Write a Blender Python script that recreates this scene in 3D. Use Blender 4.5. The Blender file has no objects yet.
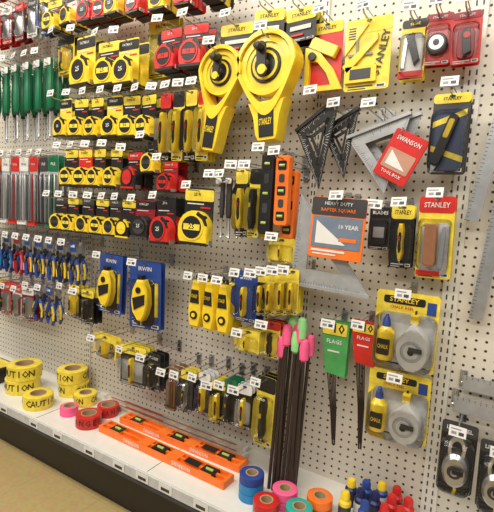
import bpy, math, random, bmesh
from mathutils import Vector, Matrix
random.seed(7)
rad=math.radians
sc=bpy.context.scene
sc.view_settings.view_transform='Standard'
# ---------------------------------------------------------------- materials
MATS={}
def mat(name,col,rough=0.45,metal=0.0,var=0.06,coat=0.0):
    if name in MATS: return MATS[name]
    m=bpy.data.materials.new(name); m.use_nodes=True
    nt=m.node_tree; b=nt.nodes['Principled BSDF']
    b.inputs['Roughness'].default_value=rough; b.inputs['Metallic'].default_value=metal
    b.inputs['Coat Weight'].default_value=coat
    tc=nt.nodes.new('ShaderNodeTexCoord'); n=nt.nodes.new('ShaderNodeTexNoise')
    n.inputs['Scale'].default_value=35
    nt.links.new(tc.outputs['Object'],n.inputs['Vector'])
    r=nt.nodes.new('ShaderNodeValToRGB')
    a=[max(0,c*(1-var*2)) for c in col]; z=[min(1,c*(1+var)) for c in col]
    r.color_ramp.elements[0].position=.3; r.color_ramp.elements[1].position=.7
    r.color_ramp.elements[0].color=(*a,1); r.color_ramp.elements[1].color=(*z,1)
    nt.links.new(n.outputs['Fac'],r.inputs['Fac']); nt.links.new(r.outputs['Color'],b.inputs['Base Color'])
    MATS[name]=m; return m
YEL=mat('yellow_plastic',(.90,.64,.025),.32,coat=.3)
YCARD=mat('yellow_card',(.87,.68,.06),.38,var=.1)
BLK=mat('black_plastic',(.014,.013,.013),.35)
DGR=mat('dark_grey',(.045,.043,.045),.45)
GREY=mat('print_grey',(.25,.25,.25),.5)
RED=mat('red_card',(.60,.022,.018),.35)
DRED=mat('dark_red',(.28,.012,.02),.4)
ORG=mat('orange_plastic',(.93,.19,.02),.35)
BLU=mat('blue_card',(.02,.06,.28),.4)
NAVY=mat('navy_plastic',(.012,.02,.10),.35)
GRN=mat('green_plastic',(.005,.15,.06),.35)
LGRN=mat('light_green',(.30,.72,.28),.5)
VIAL=mat('vial_green',(.42,.55,.10),.25)
PNK=mat('pink_plastic',(.95,.12,.30),.5)
TEAL=mat('teal_tape',(.03,.42,.34),.4)
CYAN=mat('blue_tape',(.02,.22,.5),.4)
WHT=mat('white_paper',(.74,.73,.70),.5,var=.02)
CREAM=mat('cream_enamel',(.74,.71,.63),.4,var=.02)
SIL=mat('brushed_steel',(.55,.56,.57),.32,.85)
ALU=mat('cast_aluminium',(.44,.45,.46),.4,.45)
CHR=mat('zinc_wire',(.5,.5,.5),.3,.9)
CLR=mat('blister_backing',(.50,.51,.51),.15,var=.1,coat=.6)
TAN=mat('tan_core',(.45,.30,.16),.7)
WOOD=mat('brown_wood',(.22,.11,.05),.6,var=.2)
SLATE=mat('stake_steel',(.045,.028,.022),.45,.2)
BRN=mat('brown_stick',(.30,.13,.06),.5)
SHELF=mat('shelf_enamel',(.78,.76,.70),.3,var=.015)
RGREY=mat('reel_grey',(.60,.60,.58),.3)
BLI=bpy.data.materials.new('clear_blister'); BLI.use_nodes=True
_n=BLI.node_tree; _o=_n.nodes['Material Output']; _t=_n.nodes.new('ShaderNodeBsdfTransparent'); _g=_n.nodes.new('ShaderNodeBsdfGlossy'); _g.inputs['Roughness'].default_value=.14
_f=_n.nodes.new('ShaderNodeFresnel'); _f.inputs['IOR'].default_value=1.3; _m=_n.nodes.new('ShaderNodeMixShader'); _t.inputs[0].default_value=(.99,.99,.99,1)
_n.links.new(_f.outputs[0],_m.inputs[0]); _n.links.new(_t.outputs[0],_m.inputs[1]); _n.links.new(_g.outputs[0],_m.inputs[2]); _n.links.new(_m.outputs[0],_o.inputs['Surface'])

# ---------------------------------------------------------------- builder
class MB:
    def __init__(s): s.v=[];s.f=[];s.mi=[];s.mats=[];s.T=Matrix.Identity(4)
    def idx(s,m):
        if m not in s.mats: s.mats.append(m)
        return s.mats.index(m)
    def add(s,vs,fs,m,M=None):
        T=s.T@M if M else s.T
        o=len(s.v); s.v+= [T@Vector(p) for p in vs]
        i=s.idx(m)
        for f in fs: s.f.append([o+k for k in f]); s.mi.append(i)
    def box(s,x,y,z,sx,sy,sz,m,M=None):
        a,b,c=sx/2,sy/2,sz/2
        vs=[(x+i*a,y+j*b,z+k*c) for i in(-1,1) for j in(-1,1) for k in(-1,1)]
        s.add(vs,[(0,1,3,2),(4,6,7,5),(0,4,5,1),(2,3,7,6),(0,2,6,4),(1,5,7,3)],m,M)
    def prism(s,pts,y0,y1,m,ch=0.0,M=None):
        n=len(pts); cx=sum(p[0] for p in pts)/n; cz=sum(p[1] for p in pts)/n
        R=max(math.hypot(p[0]-cx,p[1]-cz) for p in pts)
        k=1-ch/R if ch else 1
        vs=[(p[0],y1,p[1]) for p in pts]+[(p[0],y0+ch,p[1]) for p in pts]
        fs=[tuple(range(n))]+[(i,(i+1)%n,n+(i+1)%n,n+i) for i in range(n)]
        if ch:
            vs+=[(cx+(p[0]-cx)*k,y0,cz+(p[1]-cz)*k) for p in pts]
            fs+=[(n+i,n+(i+1)%n,2*n+(i+1)%n,2*n+i) for i in range(n)]+[tuple(range(2*n,3*n))]
        else: fs.append(tuple(range(n,2*n)))
        s.add(vs,fs,m,M)
    def ring(s,o,i,y0,y1,m,M=None):
        n=len(o)
        vs=[(p[0],y0,p[1]) for p in o]+[(p[0],y0,p[1]) for p in i]+[(p[0],y1,p[1]) for p in o]+[(p[0],y1,p[1]) for p in i]
        fs=[]
        for a in range(n):
            b=(a+1)%n
            fs+=[(a,b,n+b,n+a),(2*n+a,3*n+a,3*n+b,2*n+b),(a,2*n+a,2*n+b,b),(n+a,n+b,3*n+b,3*n+a)]
        s.add(vs,fs,m,M)
    def disc(s,x,z,r,y0,y1,m,seg=20,ch=0,M=None): s.prism(circ(x,z,r,r,seg),y0,y1,m,ch,M)
    def lathe(s,prof,m,seg=24,closed=False,M=None):
        n=len(prof); vs=[];fs=[]
        for k in range(seg):
            a=2*math.pi*k/seg
            vs+=[(r*math.cos(a),r*math.sin(a),z) for r,z in prof]
        for k in range(seg):
            k2=(k+1)%seg
            for j in range(n if closed else n-1):
                j2=(j+1)%n
                fs.append((k*n+j,k2*n+j,k2*n+j2,k*n+j2))
        if not closed:
            fs.append(tuple(k*n for k in range(seg))); fs.append(tuple(k*n+n-1 for k in range(seg)))
        s.add(vs,fs,m,M)
    def tube(s,pts,r,m,seg=6,M=None):
        pts=[Vector(p) for p in pts]; vs=[];fs=[]
        for i,p in enumerate(pts):
            d=(pts[min(i+1,len(pts)-1)]-pts[max(i-1,0)]).normalized()
            u=d.cross(Vector((0,0,1)));
            if u.length<.1: u=d.cross(Vector((1,0,0)))
            u.normalize(); w=d.cross(u)
            rr=r[i] if isinstance(r,(list,tuple)) else r
            for k in range(seg):
                a=2*math.pi*k/seg; vs.append(p+u*rr*math.cos(a)+w*rr*math.sin(a))
        for i in range(len(pts)-1):
            for k in range(seg):
                k2=(k+1)%seg; fs.append((i*seg+k,i*seg+k2,(i+1)*seg+k2,(i+1)*seg+k))
        fs.append(tuple(range(seg))); fs.append(tuple((len(pts)-1)*seg+k for k in range(seg)))
        s.add(vs,fs,m,M)
    def text(s,t,x,z,y,h,m,maxw=None,rot=0,M=None):
        vs,fs,w=tmesh(t); k=h; kx=h
        if maxw and w*h>maxw: kx=maxw/w
        c,q=math.cos(rot),math.sin(rot)
        P=[]
        for a,b in vs:
            a=(a-w/2)*kx; b=(b-.35)*k
            P.append((x+a*c-b*q,y,z+a*q+b*c))
        s.add(P,fs,m,M)
    def make(s,name,x=0,y=0,z=0,rz=0,ry=0,rx=0):
        me=bpy.data.meshes.new(name); me.from_pydata([tuple(p) for p in s.v],[],s.f)
        for m in s.mats: me.materials.append(m)
        me.polygons.foreach_set('material_index',s.mi)
        b=bmesh.new(); b.from_mesh(me); bmesh.ops.recalc_face_normals(b,faces=b.faces); b.to_mesh(me); b.free()
        me.polygons.foreach_set('use_smooth',[True]*len(me.polygons))
        me.set_sharp_from_angle(angle=rad(32))
        ob=bpy.data.objects.new(name,me); sc.collection.objects.link(ob)
        ob.location=(x,y,z); ob.rotation_euler=(rx,ry,rz); return ob
TM={}
def tmesh(t):
    if t in TM: return TM[t]
    c=bpy.data.curves.new('t','FONT'); c.body=t; c.size=1.35; c.resolution_u=1; c.offset=0.02
    o=bpy.data.objects.new('t',c); sc.collection.objects.link(o)
    dg=bpy.context.evaluated_depsgraph_get(); e=o.evaluated_get(dg); me=e.to_mesh()
    vs=[(v.co.x,v.co.y) for v in me.vertices]; fs=[tuple(p.vertices) for p in me.polygons]
    e.to_mesh_clear(); bpy.data.objects.remove(o); bpy.data.curves.remove(c)
    x0=min(v[0] for v in vs); w=max(v[0] for v in vs)-x0
    TM[t]=([(a-x0,b) for a,b in vs],fs,w); return TM[t]
def circ(x,z,rx,rz,n=20,a0=0): return [(x+rx*math.cos(a0+2*math.pi*k/n),z+rz*math.sin(a0+2*math.pi*k/n)) for k in range(n)]
def rrect(x,z,w,h,r=.006,n=3):
    P=[]
    for cx,cz,a in((x+w/2-r,z+h/2-r,0),(x-w/2+r,z+h/2-r,90),(x-w/2+r,z-h/2+r,180),(x+w/2-r,z-h/2+r,270)):
        for k in range(n+1):
            t=rad(a+90*k/n); P.append((cx+r*math.cos(t),cz+r*math.sin(t)))
    return P
# ---------------------------------------------------------------- hooks and tags
def hook(par,dz,off,L,tag=True,tw=.041):
    H=MB(); w=off-.0008
    H.tube([(0,w,dz),(0,off-L+.012,dz),(0,off-L,dz+.012)],.0022,CHR,6)
    H.tube([(0,w,dz+.022),(0,off-L+.004,dz+.022)],.0016,CHR,5)
    H.box(0,w-.003,dz+.008,.018,.005,.045,CHR)
    o=H.make('peg_hook'); o.parent=par
    if tag:
        T=MB()
        M=Matrix.Translation((0,off-L-.003,dz+.016))@Matrix.Rotation(rad(-14+random.uniform(-6,6)),4,'X')@Matrix.Rotation(rad(random.uniform(-12,12)),4,'Z')
        T.box(0,0,0,tw,.0015,.026,WHT,M)
        T.box(-tw*.1,-.0012,.006,tw*.6,.0005,.003,GREY,M)
        T.box(-tw*.2,-.0012,-.004,tw*.3,.0005,.007,GREY,M); T.box(tw*.22,-.0012,-.004,tw*.3,.0005,.008,DGR,M)
        o=T.make('price_tag'); o.parent=par
def put(name,b,x,z,off,h,hk=True,rz=None,ry=0,tag=True,L=None):
    e=bpy.data.objects.new(name,None); e.empty_display_size=.02; sc.collection.objects.link(e); e.location=(-x,-off,z)
    o=b.make('product_body',rz=rad(random.uniform(-7,7)) if rz is None else rz,ry=ry+rad(random.uniform(-1.5,1.5))); o.parent=e
    if hk: hook(e,h/2-.010,off,L or off+.07,tag)
    return e
# ---------------------------------------------------------------- products
def tape(w,h,body=YEL,lab=BLK,card=BLK,band=YCARD,n=2,txt='25'):
    b=MB(); r=min(w*.47,h*.31)
    for i in range(n):
        y=i*.05
        b.prism(rrect(0,0,w*.86,h,.008),y,y+.0015,card)
        b.prism(rrect(0,h*.37,w*.86,h*.2,.006),y-.001,y-.0002,band)
        zc=-h*.5+r*.95
        P=[(r*1.02,-r*.82+zc)]+[(r*math.cos(rad(a)),zc+r*math.sin(rad(a))) for a in range(-20,201,17)]+[(-r*.98,zc-r*.5),(-r*.85,zc-r*.85)]
        b.prism(P,y-.036,y,body,.006)
        b.box(0,y-.018,zc-r*.84,r*1.75,.037,r*.16,lab)
        if i==0:
            b.disc(-r*.03,zc+r*.06,r*.66,y-.0375,y-.03,lab,18)
            b.ring(circ(-r*.03,zc+r*.06,r*.74,r*.74,18),circ(-r*.03,zc+r*.06,r*.64,r*.64,18),y-.0385,y-.035,body)
            b.box(-r*.03,y-.0382,zc+r*.08,r*1.05,.001,r*.34,band)
            b.text(txt,-r*.03,zc+r*.08,y-.039,r*.3,lab if band is not BLK else WHT,r)
            b.prism([(r*.3,zc+r*.95),(r*.75,zc+r*.7),(r*.95,zc+r*.2),(r*.8,zc+r*.2),(r*.6,zc+r*.55),(r*.2,zc+r*.78)],y-.0372,y-.02,lab)
            b.box(r*1.06,y-.02,zc-r*.75,.003,.02,r*.3,SIL)
            b.text(random.choice(('FATMAX','POWERLOCK','25 ft','STANLEY')),-w*.06,h*.38,y-.0016,h*.055,BLK if band is YCARD else WHT,w*.45)
            b.box(-w*.1,y-.0012,h*.22,w*.5,.0005,h*.02,WHT); b.box(w*.2,y-.0012,h*.16,w*.3,.0005,h*.03,RED if card is not RED else YEL)
    return b
def cardbase(b,w,h,c,band,bh=.25,txt='STANLEY',tc=BLK,n=1,step=.022,blister=True):
    for i in range(n):
        y=i*step
        b.prism(rrect(0,0,w,h,min(.008,w*.2)),y,y+.002,c)
        b.prism(rrect(0,h*.5-h*bh*.5,w,h*bh,min(.008,w*.2)),y-.001,y-.0002,band)
        if i: b.box(0,y-.008,-h*.1,w*.4,.014,h*.55,DGR)
    lc=WHT if c not in(WHT,YCARD) else BLK
    b.box(-w*.12,-.0006,-h*.44,w*.55,.001,h*.018,lc); b.box(-w*.2,-.0006,-h*.475,w*.4,.001,h*.012,lc)
    b.box(w*.33,-.0007,-h*.45,w*.22,.001,h*.05,WHT); b.box(w*.33,-.0013,-h*.45,w*.16,.0004,h*.03,DGR)
    b.prism(circ(0,h*.5-.007,.008,.0035,10),-.0022,-.001,DGR)
    if blister: b.prism(rrect(0,-h*.08,w*.88,h*.62,min(.012,w*.2)),-.030,-.0012,BLI,.006)
    if txt: b.text(txt,0,h*.5-h*bh*.55,-.0016,h*bh*.32,tc,w*.72)
def knife(w,h,body=YEL,card=BLK,band=YCARD,n=3,txt='STANLEY'):
    b=MB(); cardbase(b,w,h,card,band,.22,txt,BLK if band in(YCARD,WHT) else WHT,n)
    if card is BLK and random.random()<.6: b.prism(rrect(0,-h*.12,w*.86,h*.5,min(.008,w*.2)),-.0012,-.0003,random.choice((WHT,YCARD,CLR)))
    L=h*.62; z0=-h*.10; s=min(w*.85,L*.26)*1.6
    P=[(-.10,.5),(.12,.5),(.19,.33),(.14,.05),(.19,-.28),(.10,-.42),(-.06,-.46),(-.16,-.2),(-.12,.1),(-.17,.35)]
    b.prism([(p[0]*s,z0+p[1]*L) for p in P],-.022,-.001,body,.005)
    b.prism([(p[0]*s*.55,z0+p[1]*L*.55) for p in P],-.0245,-.01,BLK if body is not BLK else DGR,.002)
    b.box(0,-.026,z0+L*.12,s*.1,.004,L*.1,RED if body is YEL else YEL)
    b.prism([(-.05*s,z0-L*.42),(.08*s,z0-L*.42),(.03*s,z0-L*.55)],-.014,-.011,SIL)
    return b
def screwdriver(w,h,c=GRN):
    b=MB()
    for i in range(3):
        M=Matrix.Translation((random.uniform(-.006,.006),i*.04,0))
        R=w*.26
        b.lathe([(R*.5,h*.5),(R*.95,h*.48),(R,h*.42),(R*.75,h*.3),(R*.95,h*.2),(R,h*.05),(R*.9,-h*.08),(R*.55,-h*.13)],c,10,M=M)
        b.lathe([(R*.6,-h*.12),(R*.6,-h*.16)],BLK,8,M=M)
        b.lathe([(.004,-h*.14),(.004,-h*.46),(.006,-h*.48),(.0015,-h*.5)],SIL,8,M=M)
        b.box(0,.0,h*.42,.01,.06,.004,WHT,M)
    b.prism(rrect(0,h*.44,w*.7,h*.09,.005),-.016,-.0145,WHT)
    return b
def sleeve(w,h,c=RED,inner=SIL):
    b=MB()
    for i in range(3):
        y=i*.03
        b.prism(rrect(0,0,w*.92,h,.006),y-.002,y,CLR if i==0 else WHT)
        b.prism(rrect(0,h*.5-h*.11,w*.92,h*.22,.006),y-.004,y-.0025,c)
        for k in(-1,0,1): b.lathe([(.001,h*.25),(.005,h*.23),(.005,-h*.4),(.002,-h*.44)],inner if k else c,8,M=Matrix.Translation((k*w*.24,y-.008,0)))
        b.box(0,y-.012,-h*.46,w*.9,.012,h*.06,c)
    b.prism(rrect(0,-h*.12,w*.9,h*.7,.008),-.018,-.003,BLI,.004)
    b.text(random.choice(('FILE','RASP','10 in')),0,h*.38,-.0045,h*.04,WHT if c is not WHT else BLK,w*.6)
    return b
def pliers(w,h,c1=BLU,c2=YEL):
    b=MB()
    for i in range(2):
        M=Matrix.Translation((0,i*.035,0))
        b.prism([(-.012,h*.5),(.0,h*.52),(.012,h*.5),(.016,h*.25),(.009,h*.12),(-.009,h*.12),(-.016,h*.25)],-.012,0,SIL,.003,M)
        b.disc(0,h*.16,.013,-.015,.002,DGR,12,M=M)
        for s in(-1,1):
            p=[(s*.004,-.006,h*.12),(s*.018,-.006,h*.0),(s*w*.33,-.006,-h*.18),(s*w*.30,-.006,-h*.36),(s*w*.2,-.006,-h*.5)]
            b.tube(p,[.006,.009,.010,.009,.006],c1,8,M)
            b.tube([(q[0]+s*.004,q[1]-.006,q[2]) for q in p[1:4]],.005,c2,6,M)
    b.prism(rrect(0,h*.40,w*.5,h*.22,.004),-.018,-.0165,c1); b.box(0,-.0187,h*.42,w*.3,.0005,h*.06,WHT)
    return b
def chalkknife(w,h,card=BLU,band=YCARD,txt='IRWIN'):
    b=MB(); cardbase(b,w,h,card,BLU,.2,txt,WHT,2)
    b.prism(rrect(0,-h*.1,w*.62,h*.7,.02),-.006,0,BLK,.003)
    b.box(w*.36,-.0008,-h*.05,w*.12,.001,h*.5,YCARD)
    P=[(-.012,h*.25),(.018,h*.25),(.034,h*.12),(.038,-h*.10),(.028,-h*.26),(.012,-h*.36),(-.008,-h*.36),(-.030,-h*.24),(-.038,-h*.08),(-.030,h*.12)]
    b.prism(P,-.038,-.004,YEL,.008); b.prism([(-.028,-h*.02),(.03,h*.05),(.03,-h*.1),(-.02,-h*.2)],-.041,-.03,BLK,.002); b.box(0,-.02,h*.27,.022,.02,.02,BLK)
    b.disc(0,h*.1,.012,-.041,-.035,BLK,12); b.tube([(0,-.02,-h*.34),(0,-.02,-h*.43)],.004,SIL)
    return b
def small_reel(w,h):
    b=MB()
    for i in range(2):
        y=i*.05
        b.prism([(-.5*w*.7,h*.2),(-.2*w,h*.42),(.2*w,h*.42),(.5*w*.8,h*.15),(.5*w*.9,-h*.2),(.3*w,-h*.46),(-.25*w,-h*.46),(-.5*w*.85,-h*.2)],y-.034,y,YEL,.008)
        b.prism([(-.25*w,h*.25),(.22*w,h*.25),(.3*w,h*.0),(-.3*w,h*.0)],y-.037,y-.03,BLK,.002)
        b.disc(0,-h*.22,w*.24,y-.037,y-.03,BLK,14)
        b.disc(0,-h*.22,w*.12,y-.039,y-.03,YEL,10)
        b.tube([(-w*.14,y-.017,h*.4),(-w*.1,y-.017,h*.5),(w*.1,y-.017,h*.5),(w*.14,y-.017,h*.4)],.005,BLK)
    b.text('STANLEY',0,h*.13,-.038,.012,YEL,w*.42)
    return b
def level(w,h,c=ORG,n=1):
    b=MB()
    o=rrect(0,0,w,h,w*.2); 
    b.prism(o,-.012,.012,c,.003)
    for z in(-h*.36,0,h*.36):
        b.prism(rrect(0,z,w*.62,h*.13,w*.1),-.0135,-.010,BLK)
        b.tube([(-w*.2,-.013,z),(w*.2,-.013,z)],.0045,VIAL,8)
    for z in(-h*.18,h*.18): b.prism(rrect(0,z,w*.4,h*.12,w*.12),-.013,-.010,DGR)
    b.box(0,0,h*.5,.012,.006,.012,DGR)
    return b
def longreel(w,h,tilt=0):
    b=MB(); b.T=Matrix.Rotation(tilt,4,'Y')
    R=w*.5; zc=h*.5-R
    b.disc(0,zc,R*.80,-.018,.018,YEL,30,.002)
    b.ring(circ(0,zc,R*.84,R*.84,30),circ(0,zc,R*.66,R*.66,30),-.022,.022,YEL)
    b.disc(0,zc,R*.50,-.024,.02,BLK,24,.002); b.ring(circ(0,zc,R*.42,R*.42,20),circ(0,zc,R*.34,R*.34,20),-.026,-.02,YEL)
    out=[];inn=[]
    for k in range(36):
        a=rad(-90+k*10); c_,s_=math.cos(a),math.sin(a)
        ext=0
        if s_<0: ext=(-s_)**2.2*(h-2*R)*.38
        k2=1-.32*max(0,-s_)
        out.append((R*k2*c_,zc+R*s_-ext)); inn.append((R*.86*c_*(1-.25*max(0,-s_)),zc+R*.86*s_-ext*.55))
    b.ring(out,inn,-.028,.028,YEL)
    b.ring([(p[0]*.985,p[1]) for p in out],[(p[0]*1.03,p[1]) for p in inn],-.031,-.027,YEL)
    g0=zc-R-(h-2*R)*.38+.01; g1=-h*.5
    b.prism([(-R*.62,g0+.035),(R*.62,g0+.035),(R*.46,g0-.01),(R*.36,g1+.02),(R*.30,g1),(-R*.30,g1),(-R*.40,g1+.02),(-R*.46,g0-.01)],-.026,.026,YEL,.006)
    b.prism([(-R*.26,g0+.012),(R*.26,g0+.012),(R*.24,g1+.012),(-R*.24,g1+.012)],-.030,-.02,BLK,.002)
    b.text('STANLEY',0,(g0+g1)/2+.012,-.031,.02,YEL,R*.42)
    b.disc(0,zc,R*.16,-.040,-.02,DGR,16,.002)
    b.prism(rrect(-R*.02,zc+R*.12,R*.30,R*1.0,R*.14),-.047,-.038,BLK,.002)
    b.lathe([(.001,0),(.011,.001),(.012,.022),(.009,.028),(.001,.029)],BLK,14,M=Matrix.Translation((-R*.02,-.046,zc+R*.42))@Matrix.Rotation(rad(90),4,'X'))
    b.prism(circ(0,zc-R*.18,R*.14,R*.14,14),-.0485,-.04,YEL)
    return b
def tri_square(pts,t,m,flange=None,lines=True,k0=.5,web=True):
    cx=sum(p[0] for p in pts)/3; cz=sum(p[1] for p in pts)/3
    def lerp(k): return [(cx+(p[0]-cx)*k,cz+(p[1]-cz)*k) for p in pts]
    def dens(T): 
        P=[]
        for i in range(3):
            a,b_=T[i],T[(i+1)%3]
            for k in range(6): P.append((a[0]+(b_[0]-a[0])*k/6,a[1]+(b_[1]-a[1])*k/6))
        return P
    b=MB()
    b.ring(dens(pts),dens(lerp(k0)),-t,0,m)
    if web:
        b.ring(dens(lerp(k0-.13)),dens(lerp(k0-.28)),-t,0,m)
        for i in range(3):
            a=Vector((lerp(k0+.01)[i][0],-t/2,lerp(k0+.01)[i][1])); c=Vector((lerp(k0-.14)[i][0],-t/2,lerp(k0-.14)[i][1])); b.tube([a,c],t*1.2,m)
    if flange is not None:
        a,c=Vector((pts[flange][0],0,pts[flange][1])),Vector((pts[(flange+1)%3][0],0,pts[(flange+1)%3][1]))
        d=(c-a); L=d.length; ang=math.atan2(d.z,d.x)
        M=Matrix.Translation((a+c)/2+Vector((0,-.002,0)))@Matrix.Rotation(-ang,4,'Y'); b.box(0,0,0,L,.022,.009,m,M)
    if lines:
        for i in range(3):
            a,c=pts[i],pts[(i+1)%3]; n=26
            for k in range(1,n):
                x=a[0]+(c[0]-a[0])*k/n; z=a[1]+(c[1]-a[1])*k/n
                vx,vz=cx-x,cz-z; q=math.hypot(vx,vz); l=.016 if k%4==0 else .009
                e0=.004/q; e1=(l+.004)/q; dx,dz=(c[0]-a[0]),(c[1]-a[1]); dl=math.hypot(dx,dz); ux,uz=dx/dl*.0005,dz/dl*.0005
                P=[(x+vx*e0-ux,z+vz*e0-uz),(x+vx*e0+ux,z+vz*e0+uz),(x+vx*e1+ux,z+vz*e1+uz),(x+vx*e1-ux,z+vz*e1-uz)]
                b.add([(p[0],-t-.0004,p[1]) for p in P],[(0,1,2,3)],BLK if m is not BLK else WHT)
    return b
def chalkset(w,h):
    b=MB(); cardbase(b,w,h,YCARD,YCARD,.24,None,blister=False)
    b.prism(rrect(-w*.05,h*.39,w*.66,h*.10,.006),-.0022,-.001,BLK); b.text('STANLEY',-w*.05,h*.39,-.003,h*.065,YEL,w*.58)
    b.text('CHALK REEL',-w*.08,h*.29,-.0015,h*.04,RED,w*.6); b.box(w*.38,-.002,h*.33,w*.14,.001,h*.16,BLU)
    b.prism(rrect(w*.03,-h*.1,w*.9,h*.66,.02),-.005,-.001,CLR,.002)
    P=[(0,.5)]+[(math.cos(rad(a))*.5,-.12+math.sin(rad(a))*.46) for a in range(35,-216,-18)]
    s=w*.52; q=h*.6
    b.prism([(w*.17+p[0]*s,-h*.12+p[1]*q) for p in P][::-1],-.045,-.004,RGREY,.009)
    b.disc(w*.17,-h*.2,w*.17,-.049,-.04,ALU,18,.003); b.disc(w*.17,-h*.2,w*.12,-.051,-.045,RGREY,16,.002); b.disc(w*.17,-h*.2,w*.05,-.056,-.045,BLK,12,.002)
    b.box(w*.24,-.057,-h*.16,w*.2,.005,.012,DGR); b.box(w*.17,-.025,h*.2,.02,.02,.025,YEL); b.tube([(w*.17,-.025,h*.22),(w*.17,-.02,h*.3)],.003,BLK)
    M=Matrix.Translation((-w*.27,-.024,-h*.38))
    b.lathe([(.001,0),(.022,0),(.024,.004),(.024,.078),(.013,.092),(.010,.096)],YEL,16,M=M)
    b.lathe([(.012,.094),(.010,.112),(.004,.126),(.002,.128)],BLU,12,M=M)
    b.prism(rrect(-w*.27,-h*.2,.034,.045,.004),-.0490,-.040,BLK)
    b.text('CHALK',-w*.27,-h*.2,-.0495,.012,YEL,.03)
    b.prism(rrect(w*.03,-h*.1,w*.92,h*.68,.02),-.062,-.003,BLI,.01)
    return b
def linereel(w,h):
    b=MB(); cardbase(b,w,h,BLK,DGR,.18,'LINE REEL',WHT,blister=False)
    b.prism(rrect(0,-h*.05,w*.86,h*.7,.02),-.004,0,DGR,.002)
    b.ring(circ(0,h*.17,w*.24,h*.2,18),circ(0,h*.17,w*.15,h*.13,18),-.03,-.012,SIL)
    b.prism(circ(0,-h*.12,w*.36,h*.24,22),-.042,-.004,SIL,.01)
    b.disc(0,-h*.12,w*.2,-.046,-.04,DGR,18,.002); b.disc(0,-h*.12,w*.1,-.05,-.04,SIL,12,.002)
    b.box(w*.1,-.053,-h*.08,w*.3,.006,.012,BLK)
    b.tube([(0,-.02,-h*.34),(.005,-.02,-h*.42),(0,-.02,-h*.46)],.004,YEL)
    b.prism(rrect(0,-h*.05,w*.9,h*.74,.02),-.060,-.003,BLI,.01)
    return b
# ================================================================ ROOM
def pegboard():
    m=bpy.data.materials.new('pegboard'); m.use_nodes=True; nt=m.node_tree; N=nt.nodes; K=nt.links
    b=N['Principled BSDF']; b.inputs['Roughness'].default_value=.5
    tc=N.new('ShaderNodeTexCoord'); sp=N.new('ShaderNodeSeparateXYZ'); K.new(tc.outputs['Object'],sp.inputs[0])
    def fr(o):
        a=N.new('ShaderNodeMath');a.operation='MULTIPLY';a.inputs[1].default_value=1/.0254;K.new(o,a.inputs[0])
        f=N.new('ShaderNodeMath');f.operation='FRACT';K.new(a.outputs[0],f.inputs[0])
        s=N.new('ShaderNodeMath');s.operation='SUBTRACT';s.inputs[1].default_value=.5;K.new(f.outputs[0],s.inputs[0]);return s.outputs[0]
    c=N.new('ShaderNodeCombineXYZ');K.new(fr(sp.outputs['X']),c.inputs[0]);K.new(fr(sp.outputs['Z']),c.inputs[1])
    l=N.new('ShaderNodeVectorMath');l.operation='LENGTH';K.new(c.outputs[0],l.inputs[0])
    t=N.new('ShaderNodeMath');t.operation='LESS_THAN';t.inputs[1].default_value=.15;K.new(l.outputs['Value'],t.inputs[0])
    n=N.new('ShaderNodeTexNoise');n.inputs['Scale'].default_value=3;K.new(tc.outputs['Object'],n.inputs['Vector'])
    r=N.new('ShaderNodeValToRGB');r.color_ramp.elements[0].color=(.65,.60,.505,1);r.color_ramp.elements[1].color=(.73,.685,.59,1);K.new(n.outputs['Fac'],r.inputs['Fac'])
    x=N.new('ShaderNodeMix');x.data_type='RGBA';x.inputs[7].default_value=(.04,.028,.016,1)
    K.new(t.outputs[0],x.inputs[0]);K.new(r.outputs[0],x.inputs[6]);K.new(x.outputs[2],b.inputs['Base Color'])
    return m
w=MB(); w.box(-1.3,.012,1.3,5.0,.024,2.6,pegboard()); w.make('wall_back')
DZ=.22
for ux,uw in((-.14,.042),(-.575,.026),(-1.66,.03)):
    b=MB(); b.box(ux,-.004,1.4,uw,.008,2.36,CREAM)
    for k in range(88):
        for s in(-1,1): b.box(ux+s*uw*.2,-.0082,DZ+.03+k*.0254,.004,.0012,.014,DGR)
    b.make('slotted_upright')
b=MB(); b.box(-1.3,-.17,DZ-.012,5.0,.34,.024,SHELF); b.box(-1.3,-.342,DZ-.012,5.0,.006,.046,SHELF)
b.box(-1.3,-.347,DZ-.010,5.0,.004,.032,mat('price_rail',(.55,.56,.56),.25))
b.box(-1.3,-.27,.098,5.0,.02,.196,BLK); b.box(-1.3,-.348,DZ-.034,5.0,.008,.008,DGR)
for k in range(9): b.box(-3.4+k*.61,-.17,DZ+.0003,.0015,.33,.0012,DGR)
b.make('base_shelf')
b=MB()
for k,x in enumerate([-2.3,-2.12,-1.95,-1.76,-1.55,-1.4,-1.22,-1.07,-.96,-.86,-.72,-.55,-.4]):
    b.box(x,-.3505,DZ-.009,.055,.001,.027,WHT); b.box(x,-.3512,DZ-.012,.035,.0006,.010,DGR)
b.make('shelf_price_labels')
m=bpy.data.materials.new('vinyl_floor'); m.use_nodes=True; nt=m.node_tree;N=nt.nodes;K=nt.links
tc=N.new('ShaderNodeTexCoord'); br=N.new('ShaderNodeTexBrick'); br.offset=0; br.inputs['Scale'].default_value=1
br.inputs['Brick Width'].default_value=.3048;br.inputs['Row Height'].default_value=.3048;br.inputs['Mortar Size'].default_value=.0012
br.inputs['Color1'].default_value=(.46,.34,.15,1);br.inputs['Color2'].default_value=(.43,.315,.14,1);br.inputs['Mortar'].default_value=(.34,.25,.12,1)
n=N.new('ShaderNodeTexNoise');n.inputs['Scale'].default_value=60;n.inputs['Detail'].default_value=6
mx=N.new('ShaderNodeMix');mx.data_type='RGBA';mx.blend_type='OVERLAY';mx.inputs[0].default_value=.25
K.new(tc.outputs['Object'],br.inputs['Vector']);K.new(tc.outputs['Object'],n.inputs['Vector']);K.new(br.outputs['Color'],mx.inputs[6]);K.new(n.outputs['Color'],mx.inputs[7])
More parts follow.
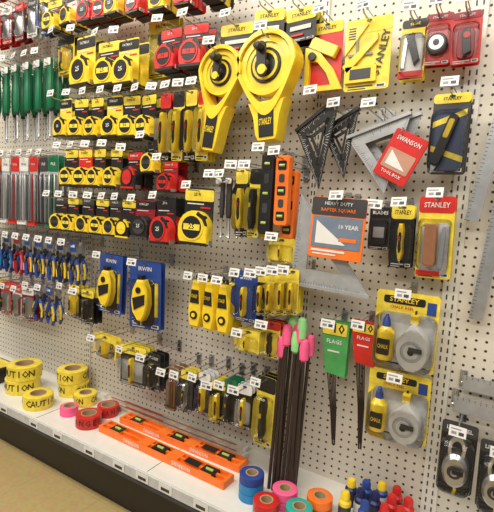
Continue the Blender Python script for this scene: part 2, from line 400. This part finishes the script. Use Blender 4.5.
K.new(mx.outputs[2],N['Principled BSDF'].inputs['Base Color']);N['Principled BSDF'].inputs['Roughness'].default_value=.3
b=MB(); b.box(-1.3,-1.8,-.02,8,4.2,.04,m); b.make('floor')

# ================================================================ FAR-LEFT BAY
for x in(2.25,2.165,2.085,2.005,1.92,1.84,1.765): put('file_with_green_handle',screwdriver(.062,.335),x,1.53,.14,.335)
for x,c,d in((2.27,BLU,YCARD),(2.18,RED,WHT),(2.087,RED,WHT),(1.992,DRED,RED),(1.895,WHT,DGR),(1.80,BLU,YCARD)):
    put('blade_pack',knife(.072,.16,SIL,c,d),x,1.88,.14,.16)
for x,c,d in((2.2,RED,WHT),(2.09,YCARD,BLK),(1.99,RED,WHT),(1.88,WHT,RED),(1.78,BLK,YCARD)):
    put('blade_pack',knife(.08,.16,SIL,c,d),x,2.10,.14,.16)
for x,c in((2.33,RED),(2.26,GRN),(2.18,ORG),(2.10,WHT),(2.022,RED),(1.95,WHT),(1.877,RED),(1.80,DGR),(1.736,GRN)):
    put('file_sleeve',sleeve(.066,.315,c),x,1.13,.14,.315)
for x,c1,c2 in((2.25,RED,DGR),(2.16,BLU,CYAN),(2.07,NAVY,CYAN),(1.985,DRED,PNK),(1.905,BLU,YEL),(1.823,BLU,YEL),(1.736,BLU,YEL),(1.663,NAVY,YEL),(1.58,BLU,YEL)):
    put('pliers',pliers(.08,.185,c1,c2),x,.83,.14,.185)
for x,c,d in((2.30,RED,WHT),(2.20,BLU,YCARD),(2.104,RED,RED),(2.01,WHT,RED),(1.92,DRED,WHT)):
    put('blade_pack',knife(.078,.16,SIL,c,d),x,.60,.14,.16)
put('snips',pliers(.10,.17,BLU,YEL),1.83,.625,.14,.17); put('snips',pliers(.10,.17,BLU,YEL),1.74,.625,.14,.17)
put('carded_utility_knife',knife(.079,.143),1.576,.67,.15,.143)
put('carded_utility_knife',knife(.079,.143,BLK,BLK,YCARD),1.49,.66,.15,.143)
# ================================================================ TAPE BAY
for x,z,w_,h_,c,d in((1.721,1.853,.11,.13,BLK,YCARD),(1.612,1.856,.08,.13,WHT,DGR),(1.503,1.85,.11,.13,RED,BLK),(1.415,1.84,.08,.12,RED,WHT),(1.349,1.85,.08,.13,YCARD,BLK),(1.238,1.83,.10,.12,RED,WHT),(1.127,1.82,.09,.12,BLK,YCARD),(1.013,1.81,.1,.11,RED,BLK),(.90,1.80,.1,.1,BLK,DGR)):
    put('carded_tape_measure',tape(w_,h_,RED if c is RED else YEL,BLK,c,d),x,z,.15,h_)
put('carded_utility_knife',knife(.12,.15,YEL,YCARD,BLK,2,None),1.687,1.70,.12,.15)
put('carded_tape_measure',tape(.135,.20,YEL,BLK,YCARD,BLK),1.522,1.645,.15,.20)
put('carded_tape_measure',tape(.125,.176,YEL,BLK,BLK,YCARD),1.385,1.621,.15,.176)
put('carded_tape_measure',tape(.118,.17,YEL,BLK,YCARD,BLK),1.262,1.605,.17,.17)
put('carded_utility_knife',knife(.15,.21,BLK,YCARD,YCARD,2,'FATMAX'),1.19,1.68,.07,.21)
for x in(1.078,.971): put('carded_tape_measure',tape(.11,.15,RED,BLK,BLK,RED,txt='16'),x,1.63,.15,.15)
for i,x in enumerate((1.643,1.545,1.449,1.350,1.259,1.173)):
    put('carded_tape_measure',tape(.09,.16,YEL,BLK,BLK if i%3 else YCARD,YCARD if i%3 else BLK,txt=random.choice(['25','16','30'])),x,1.434-.004*i,.15,.16)
for x,c,d in((1.095,BLK,RED),(1.034,YCARD,BLK),(.979,BLK,YCARD),(.925,YCARD,RED)): put('carded_utility_knife',knife(.052,.235,YEL,c,d,3,None),x,1.372,.15,.235)
for i,x in enumerate((1.60,1.515,1.429,1.335)): put('carded_tape_measure',tape(.086,.155,YEL,BLK,RED if i==1 else BLK,YCARD,txt='12'),x,1.232,.15,.155)
put('carded_tape_measure',tape(.10,.14,BLK,RED,BLK,RED),1.235,1.222,.15,.14)
put('carded_tape_measure',tape(.083,.124,YEL,BLK,BLK,DGR),1.141,1.27,.15,.124)
put('carded_tape_measure',tape(.084,.11,RED,BLK,DRED,RED),1.062,1.20,.15,.11)
for i,(x,c) in enumerate(((1.666,YEL),(1.587,YEL),(1.495,YEL),(1.41,YEL),(1.332,YEL),(1.262,BLK))):
    put('carded_tape_measure',tape(.08,.148,c,BLK if c is YEL else YEL,BLK,YCARD if i%2 else DGR),x,1.042,.15,.148)
put('carded_tape_measure',tape(.105,.14,BLK,DGR,DRED,BLK),1.177,1.044,.15,.14)
put('carded_tape_measure',tape(.113,.164,RED,BLK,BLK,BLK,txt='25'),1.065,1.044,.16,.164)
put('carded_tape_measure',tape(.132,.194,YEL,BLK,BLK,YCARD,1),.929,1.067,.15,.194)
for x,z,c in((.838,1.10,SIL),(.80,1.10,SIL)): put('scratch_awl',screwdriver(.036,.20,DGR),x,z,.15,.20)
for x,c,d in((.758,BLK,YCARD),(.71,YCARD,BLK)): put('carded_utility_knife',knife(.045,.215,YEL if c is BLK else BLK,c,d,3,None),x,1.12,.15,.215)
put('torpedo_level',level(.042,.25,BLK),.665,1.152,.15,.25,rz=0)
put('torpedo_level',level(.045,.21,ORG),.612,1.161,.15,.21,rz=0)
put('torpedo_level',level(.045,.21,ORG),.605,1.12,.11,.21,hk=True,tag=False,L=.12,rz=0)
put('carded_line_level',knife(.09,.08,YEL,YCARD,YCARD,2,'LEVEL'),.62,.978,.12,.08)
put('carded_chalk_reel',chalkknife(.13,.235),1.354,.775,.15,.235)
put('carded_chalk_reel',chalkknife(.15,.255,BLU,YCARD),1.166,.757,.15,.255)
for x in(.906,.845,.790): put('chalk_line_reel',small_reel(.062,.185),x,.775,.15,.185)
put('carded_pocket_level',knife(.09,.163,YEL,BLU,BLU,3,'IRWIN'),.725,.818,.15,.163)
for x,z in((.668,.835),(.632,.845),(.594,.852),(.560,.858)): put('carded_utility_knife',knife(.04,.14,YEL,YCARD if x<.64 else BLK,YCARD,3,None),x,z,.15,.14)
put('carded_line_level',knife(.15,.09,YEL,YCARD,YCARD,2,'STANLEY'),1.378,.516,.15,.09)
put('carded_utility_knife',knife(.13,.16,YEL,BLK,YCARD),1.218,.47,.15,.16)
put('carded_utility_knife',knife(.07,.145,BLK,DGR,BLK),1.11,.47,.15,.145)
put('carpenter_pencil_pack',sleeve(.05,.155,WOOD,BRN),1.01,.435,.15,.155)
for x,z,c,d,e in((.95,.44,DGR,YCARD,SIL),(.871,.451,NAVY,WHT,YEL),(.811,.439,BLK,YCARD,YEL),(.762,.453,DGR,GRN,BLK),(.7066,.451,BLK,WHT,YEL)):
    put('carded_snap_knife',knife(.054,.155,e,c,d,3,None),x,z,.15,.155)
put('carded_snap_knife',knife(.07,.235,BLK,YCARD,BLK,3,None),.640,.448,.13,.235)
put('carded_line_level',knife(.092,.075,YEL,YCARD,YCARD,2,'STANLEY'),.705,.676,.15,.075)
put('carded_utility_knife',knife(.065,.118,BLK,YCARD,RED,3,None),.632,.69,.13,.118)
put('open_reel_long_tape',longreel(.165,.33,rad(10)),.862,1.445,.15,.317,rz=0)
put('open_reel_long_tape',longreel(.205,.325,rad(-4)),.680,1.470,.15,.297,rz=0)
for x,z,w_ in((.841,1.652,.12),(.722,1.675,.10),(.612,1.66,.10)):
    b=MB(); cardbase(b,w_,.095,BLK,YCARD,.38,'STANLEY',BLK,3,blister=False); b.box(0,-.003,-.01,w_*.7,.002,.012,WHT); b.box(-w_*.1,-.003,-.03,w_*.4,.002,.006,RED); put('hanging_product_card',b,x,z,.10,.095)
# ================================================================ RIGHT BAY
b=MB(); cardbase(b,.10,.20,RED,YCARD,.16,'STANLEY',BLK,blister=False)
b.prism([(-.05,.03),(-.035,.06),(.045,.02),(.03,-.01)],-.02,-.003,YEL,.003)
b.ring([(-.06,-.10),(-.06,.03),(-.02,.02),(.03,-.04),(.06,-.10)],[(-.045,-.085),(-.045,-.01),(-.02,-.015),(.01,-.05),(.025,-.085)],-.016,-.002,YEL)
b.disc(-.035,.0,.012,-.026,-.01,BLK,14)
put('carded_angle_finder',b,.533,1.561,.08,.21,rz=0)
b=MB(); cardbase(b,.13,.197,YCARD,YCARD,.2,None,blister=False); b.text('STANLEY',.042,0,-.003,.022,BLK,.13,rad(78))
b.prism([(-.07,-.03),(.03,.05),(.03,.035),(-.055,-.05)],-.01,-.003,YEL,.002); b.box(-.015,-.006,-.055,.09,.008,.045,YEL); b.box(-.015,-.011,-.055,.06,.001,.028,DGR)
b.box(-.02,-.004,.0,.07,.003,.006,GREY); b.box(-.03,-.004,.02,.006,.003,.09,GREY); b.prism([(-.065,.0),(-.065,.08),(.0,.08)],-.006,-.002,YEL,.001)
for k in range(5): b.box(-.045,-.0065,.045+k*.007,.02,.001,.003,DGR)
put('carded_protractor',b,.408,1.554,.08,.197,rz=0)
b=MB(); cardbase(b,.068,.156,YCARD,BLK,.14,'KNIFE',YEL,2,blister=False); b.prism(rrect(0,-.015,.056,.1,.01),-.004,-.001,WHT,.001)
b.prism([(-.018,.03),(.0,.04),(.022,-.03),(.01,-.045)],-.018,-.004,DGR,.003); b.prism([(-.02,.035),(-.026,-.05),(-.016,-.05),(-.012,.03)],-.012,-.004,SIL,.001); b.box(0,-.005,-.065,.066,.002,.018,RED)
b.prism(rrect(0,-.015,.06,.1,.012),-.028,-.002,BLI,.006)
put('carded_folding_knife',b,.285,1.549,.08,.156)
b=MB(); cardbase(b,.068,.129,RED,DRED,.14,'STARRETT',WHT,2); b.prism(circ(0,-.015,.026,.026,20),-.022,-.002,BLK,.004); b.disc(0,-.015,.018,-.024,-.02,SIL,18); b.disc(0,-.015,.008,-.026,-.02,BLK,10)
put('carded_stud_finder',b,.224,1.567,.08,.129)
b=MB(); cardbase(b,.068,.128,RED,DRED,.14,'STARRETT',WHT,2); b.prism(rrect(0,-.015,.04,.075,.012),-.006,-.002,DRED,.002); b.prism([(-.01,.015),(.008,.02),(.014,-.04),(-.004,-.05)],-.02,-.005,BLK,.003); b.disc(.002,0,.008,-.022,-.015,RED,10)
put('carded_scribing_tool',b,.157,1.561,.08,.128)
put('rafter_square',tri_square([(.062,.130),(-.068,.035),(.02,-.135)],.005,BLK,0),.535,1.309,.10,.26,rz=0)
put('rafter_square',tri_square([(.056,.10),(-.055,.04),(.02,-.10)],.005,BLK,0),.475,1.307,.07,.2,rz=0)
put('rafter_square',tri_square([(.10,.105),(-.075,.045),(.045,-.115)],.005,ALU,0,k0=.45,web=False),.375,1.28,.07,.238,rz=0)
put('rafter_square',tri_square([(.09,.10),(-.085,.04),(.035,-.12)],.005,ALU,0,k0=.45,web=False),.345,1.29,.04,.2,rz=0,tag=False)
b=MB(); b.prism(rrect(0,0,.098,.135,.006),-.004,0,RED,.001); b.prism(rrect(0,-.012,.08,.055,.004),-.0052,-.004,mat('label_tan',(.50,.26,.18),.5)); b.prism([(-.03,-.03),(.03,-.03),(-.03,.01)],-.006,-.005,WHT); b.text('SWANSON',0,.045,-.006,.013,WHT,.07); b.text('TOOL BOX',0,-.05,-.006,.009,WHT,.06)
put('square_label_card',b,.291,1.264,.085,.135,rz=0,ry=rad(25),tag=False,L=.10)
b=MB(); cardbase(b,.09,.205,DGR,YCARD,.12,'STANLEY',BLK,2,blister=False); b.prism(rrect(0,-.02,.082,.155,.02),-.008,-.002,mat('pouch_blue',(.04,.06,.12),.4),.004)
M=Matrix.Rotation(rad(18),4,'Y'); b.prism(rrect(0,-.02,.024,.135,.01),-.026,-.008,BLK,.004,M); b.prism(rrect(0,.01,.014,.05,.005),-.029,-.02,YEL,.002,M); b.prism([(-.008,-.085),(.008,-.085),(.0,-.11)],-.016,-.012,SIL,0,M)
b.prism([(-.04,.03),(.04,.06),(.04,.045),(-.04,.015)],-.0095,-.007,YCARD); b.prism([(-.04,-.03),(.04,-.06),(.04,-.075),(-.04,-.045)],-.0095,-.007,YCARD)
b.prism(rrect(0,-.02,.084,.155,.02),-.034,-.002,BLI,.006)
put('carded_snap_off_knife',b,.175,1.324,.08,.215)
# large speed square and its printed card, hung towards the hook tips
put('rafter_square',tri_square([(-.116,-.118),(.128,-.128),(-.098,.155)],.006,ALU,0,k0=.45,web=False),.457,1.004,.135,.29,rz=0,tag=False,L=.15)
b=MB(); b.prism(rrect(0,0,.158,.172,.006),-.004,0,ORG,.001); b.prism(rrect(0,.060,.158,.050,.006),-.0052,-.004,DGR); b.prism(rrect(0,-.012,.144,.088,.004),-.0055,-.004,mat('photo_blue_grey',(.16,.20,.27),.5))
b.text('HEAVY DUTY',0,.068,-.006,.010,WHT,.11); b.text('RAFTER SQUARE',0,.050,-.006,.010,ORG,.11); b.prism([(-.06,-.045),(.03,-.045),(-.06,.02)],-.0065,-.0055,WHT); b.text('10 YEAR',.035,.005,-.0065,.012,WHT,.06); b.box(.035,-.006,-.03,.05,.001,.010,ORG); b.box(-.02,-.005,-.065,.1,.001,.006,WHT); b.box(-.03,-.005,-.075,.07,.001,.004,WHT)
put('square_label_card',b,.428,1.060,.165,.172,rz=0,ry=rad(3),tag=True,L=.19)
b=MB(); cardbase(b,.059,.122,DGR,BLK,.25,'BLADES',WHT,3); b.prism(rrect(0,-.01,.045,.07,.006),-.012,-.002,BLK,.003); b.box(0,-.0125,-.01,.03,.001,.03,SIL); put('blade_dispenser_pack',b,.333,1.066,.08,.122)
put('carded_utility_knife',knife(.062,.175,YEL,BLK,YCARD,2,'STANLEY'),.270,1.048,.08,.175)
b=MB(); cardbase(b,.09,.22,YCARD,RED,.2,'STANLEY',WHT,2); b.prism(rrect(.0,-.03,.07,.14,.012),-.005,-.001,CLR,.002); b.prism(rrect(-.008,-.02,.032,.115,.012),-.026,-.004,mat('tan_handle',(.55,.25,.12),.4),.005); b.prism([(.012,-.08),(.02,.03),(.028,.03),(.024,-.08)],-.014,-.004,SIL); b.box(-.012,-.006,-.096,.06,.002,.014,RED); b.box(-.015,-.004,.035,.05,.002,.014,YCARD)
put('carded_nail_set',b,.184,1.052,.08,.22)
put('carded_chalk_line_set',chalkset(.17,.218),.238,.785,.08,.218,rz=0)
put('carded_chalk_line_set',chalkset(.17,.195),.240,.566,.08,.195,rz=0)
def flags(c,w_,hd,L):
    b=MB()
    for i in range(6):
        a=rad(random.uniform(-2,2)); M=Matrix.Rotation(a,4,'Y')
        b.prism([(-w_*.48,hd*.5),(w_*.48,hd*.5),(w_*.42,-hd*.5),(-w_*.25,-hd*.46)],-.004+i*.004,-.002+i*.004,c,.0005,M)
    b.prism(rrect(0,hd*.36,w_*.8,hd*.22,.004),-.006,-.0045,YCARD); b.text('10',w_*.15,hd*.36,-.0068,hd*.18,BLK,w_*.4); b.box(-w_*.2,-.0065,hd*.38,w_*.3,.001,hd*.04,RED)
    b.box(0,-.005,-hd*.05,w_*.4,.001,hd*.03,WHT); b.text('FLAGS',0,hd*.12,-.005,hd*.08,WHT,w_*.5)
    for k in range(8):
        a=(k-3.5)*.0035; b.tube([(a-w_*.05,-.002+.004*(k%3),-hd*.4),(a*.7+.012,.002*(k%3),-hd*.5-L*.5),(a*.4+.02,.002*(k%3),-hd*.5-L*(1 if k%2 else .93))],.0017,SLATE,5)
    return b
put('marking_flag_bundle',flags(mat('flag_green',(.07,.36,.10),.4),.095,.17,.22),.439,.692,.08,.17,rz=0)
put('marking_flag_bundle',flags(RED,.085,.13,.26),.351,.725,.08,.13,rz=0)
for i in range(13):
    b=MB(); H_=.515+random.uniform(-.045,.03); lx=random.uniform(-.016,.004)
    b.tube([(0,0,0),(lx,.035,H_)],.0053,SLATE,6)
    c=(PNK,SLATE,PNK,LGRN,PNK,LGRN,PNK,SLATE,LGRN,PNK,SLATE,ORG,PNK)[i]
    if c is not SLATE: b.lathe([(.006,-.055),(.015,-.045),(.016,-.01),(.013,.012),(.006,.018)],c,12,M=Matrix.Translation((lx,.035,H_)))
    b.make('survey_stake',-.590+(i%7)*.0145+(.006 if i>6 else 0),-.165+.026*(i//7),DZ)
put('carded_line_reel',linereel(.088,.193),.075,.468,.08,.193,rz=0)
put('carded_line_reel',linereel(.085,.185),-.02,.452,.09,.185,rz=0)
for x0,z0,l1,l2,o_ in((-.10,.602,.62,.045,.05),(-.085,.66,.6,.04,.03)):
    b=MB(); b.box(l1/2,0,0,l1,.003,l2,ALU); b.box(l1-.02,0,-.18,.038,.003,.40,ALU)
    for k in range(40): b.box(.01+k*.014,-.002,l2/2-.004,.001,.0006,.008 if k%4 else .014,BLK)
    put('framing_square',b,-x0,z0,o_,.01,rz=0,ry=rad(2),tag=False,L=o_+.02)
for x0,z0,h_,t in((-.078,1.26,.32,9),(-.05,1.05,.42,5)):
    b=MB(); b.box(0,0,0,.034,.004,h_,SIL)
    for k in range(int(h_/.01)): b.box(-.012,-.0025,-h_/2+k*.01,.010 if k%5==0 else .006,.0006,.001,BLK)
    b.disc(0,h_/2-.012,.005,-.003,-.001,BLK,10)
    off=.05 if t>6 else .035
    e=put('steel_rule',b,-x0,z0,off,h_,hk=False,rz=0,ry=rad(t))
    H=MB(); hx=math.sin(rad(t))*(h_/2-.012); hz=math.cos(rad(t))*(h_/2-.012)
    H.tube([(hx,off-.0008,hz),(hx,-.02,hz)],.0025,CHR); H.box(hx,off-.004,hz,.018,.005,.03,CHR); o=H.make('peg_hook'); o.parent=e
# ================================================================ DECK ITEMS
def roll(R,ri,h,c,z0=0,txt=None,tc=BLK):
    b=MB(); b.lathe([(R,z0+.001),(R,z0+h-.001),(R-.002,z0+h),(ri+.004,z0+h),(ri+.004,z0),(R-.002,z0)],c,36,True)
    b.lathe([(ri+.004,z0),(ri+.004,z0+h+.001),(ri,z0+h+.001),(ri,z0)],TAN,28,True)
    if txt:
        n=len(txt)
        for k in range(n*2):
            if txt[k%n]==' ': continue
            a=rad(-200+k*360/(n*2)+10)
            M=Matrix.Translation((R*1.008*math.cos(a),R*1.008*math.sin(a),z0+h*.5))@Matrix.Rotation(a+math.pi/2,4,'Z')
            b.text(txt[k%n],0,0,0,h*.5,tc,R*.36,M=M)
    return b
for x,y,z,R,h,q in((-1.865,-.20,0,.074,.062,1.1),(-1.86,-.195,.063,.074,.062,4.2),(-1.66,-.08,0,.066,.058,2.9),(-1.665,-.085,.059,.066,.058,.4),(-1.665,-.255,0,.060,.056,5.2),(-1.53,-.12,0,.048,.05,3.3)):
    roll(R,R*.5,h,YCARD,0,'CAUTION  ').make('caution_tape_roll',x,y,DZ+z,rz=q)
roll(.050,.026,.048,RED,0,'DANGER').make('danger_tape_roll',-1.365,-.235,DZ,rz=1)
roll(.044,.026,.042,RED,0,'DANGER').make('danger_tape_roll',-1.375,-.13,DZ,rz=2)
roll(.036,.02,.036,PNK,0).make('flagging_tape_roll',-1.50,-.225,DZ)
b=MB(); b.prism(rrect(0,0,.16,.07,.004),-.06,.06,BLK,.002); b.box(0,-.061,.01,.12,.001,.03,ORG); b.box(0,-.062,-.015,.09,.001,.01,WHT); b.box(0,0,.036,.13,.1,.001,YCARD); b.make('boxed_line_laser',-2.08,-.20,DZ+.035)
for y,x0,x1 in((-.225,-1.29,-.70),(-.125,-1.28,-.71)):
    b=MB(); L=x1-x0
    b.box(0,0,.012,L,.010,.024,ORG)
    for s in(-1,1): b.box(0,s*.026,.012,L,.007,.024,ORG)
    b.box(0,0,.006,L,.05,.006,ORG)
    for q in(-.5,-.37,-.12,.12,.37,.5): b.box(q*L*.98,0,.0125,.05 if abs(q)<.5 else .012,.05,.025,ORG)
    for q in(-.37,0,.37):
        b.box(q*L,0,.0135,.055,.038,.0245,BLK); b.tube([(q*L-.014,0,.026),(q*L+.014,0,.026)],.005,VIAL,8)
    b.box(.25*L,0,.0262,.06,.03,.0006,BLK)
    for s in(-1,1): b.text('SWANSON',s*.2*L,0,0,.016,WHT,.08,M=Matrix.Translation((0,-.0299,.012)))
    b.make('spirit_level',(x0+x1)/2,y,DZ,rz=rad(-1 if y<-.2 else 0))
CS=mat('clear_strip',(.72,.60,.50),.12,coat=.8,var=.15)
for y,x0,x1 in((-.03,-1.5,-.76),(-.065,-1.45,-.74)):
    b=MB(); L=x1-x0; b.box(0,0,.008,L,.024,.016,CS); b.box(0,-.004,.0165,L*.9,.006,.001,BRN); b.box(-L*.2,.003,.0165,L*.3,.008,.0012,RED)
    b.box(L*.5,0,.009,.012,.026,.018,WHT); b.box(-L*.5,0,.009,.012,.026,.018,WHT)
    b.make('yardstick_in_sleeve',(x0+x1)/2,y,DZ)
for x,y,st in((-.615,-.235,(CYAN,CYAN,BLU)),(-.535,-.285,(TEAL,RED)),(-.515,-.205,(PNK,PNK)),(-.415,-.175,(RED,ORG)),(-.445,-.255,(TEAL,TEAL))):
    for i,c in enumerate(st):
        roll(.038,.016,.026,c).make('flagging_tape_roll',x,y,DZ+i*.027)
for i,(x,y,c) in enumerate(((-.35,-.085,NAVY),(-.312,-.115,NAVY),(-.31,-.065,BLU),(-.272,-.105,NAVY),(-.268,-.045,BLU),(-.228,-.09,RED),(-.225,-.04,RED),(-.185,-.075,RED),(-.345,-.155,YEL),(-.285,-.165,BLU),(-.235,-.145,RED),(-.195,-.13,RED))):
    b=MB(); b.lathe([(.001,0),(.017,0),(.018,.003),(.018,.052),(.009,.062)],c,16); b.lathe([(.0135,.06),(.0135,.074),(.010,.082),(.002,.084)],YEL if i%4==0 else c,12)
    b.lathe([(.0184,.012),(.0184,.042)],WHT if i%3==1 else DGR,16)
    b.make('chalk_refill_bottle',x,y,DZ)
# ================================================================ LIGHT
def area(n,loc,sx,sy,p,col,rot=(0,0,0)):
    l=bpy.data.lights.new(n,'AREA'); l.shape='RECTANGLE'; l.size=sx; l.size_y=sy; l.energy=p; l.color=col
    o=bpy.data.objects.new(n,l); o.location=loc; o.rotation_euler=rot; sc.collection.objects.link(o)
area('fluorescent_light',(-1.2,-1.25,2.75),4.5,.3,74,(1,.94,.84),(rad(22),0,0))
area('fluorescent_light',(-.6,-3.2,2.9),4.5,.4,64,(1,.94,.84),(rad(48),0,0))
wd=bpy.data.worlds.new('World'); sc.world=wd; wd.use_nodes=True
wd.node_tree.nodes['Background'].inputs[0].default_value=(1,.95,.88,1); wd.node_tree.nodes['Background'].inputs[1].default_value=.30
# ================================================================ CAMERA
c=bpy.data.cameras.new('camera'); c.sensor_width=36; c.lens=440/512*36; c.clip_start=.02
o=bpy.data.objects.new('camera',c); o.location=(0,-1.35,1.10); o.rotation_euler=(1.46542,-.05393,.55023); sc.collection.objects.link(o); sc.camera=o
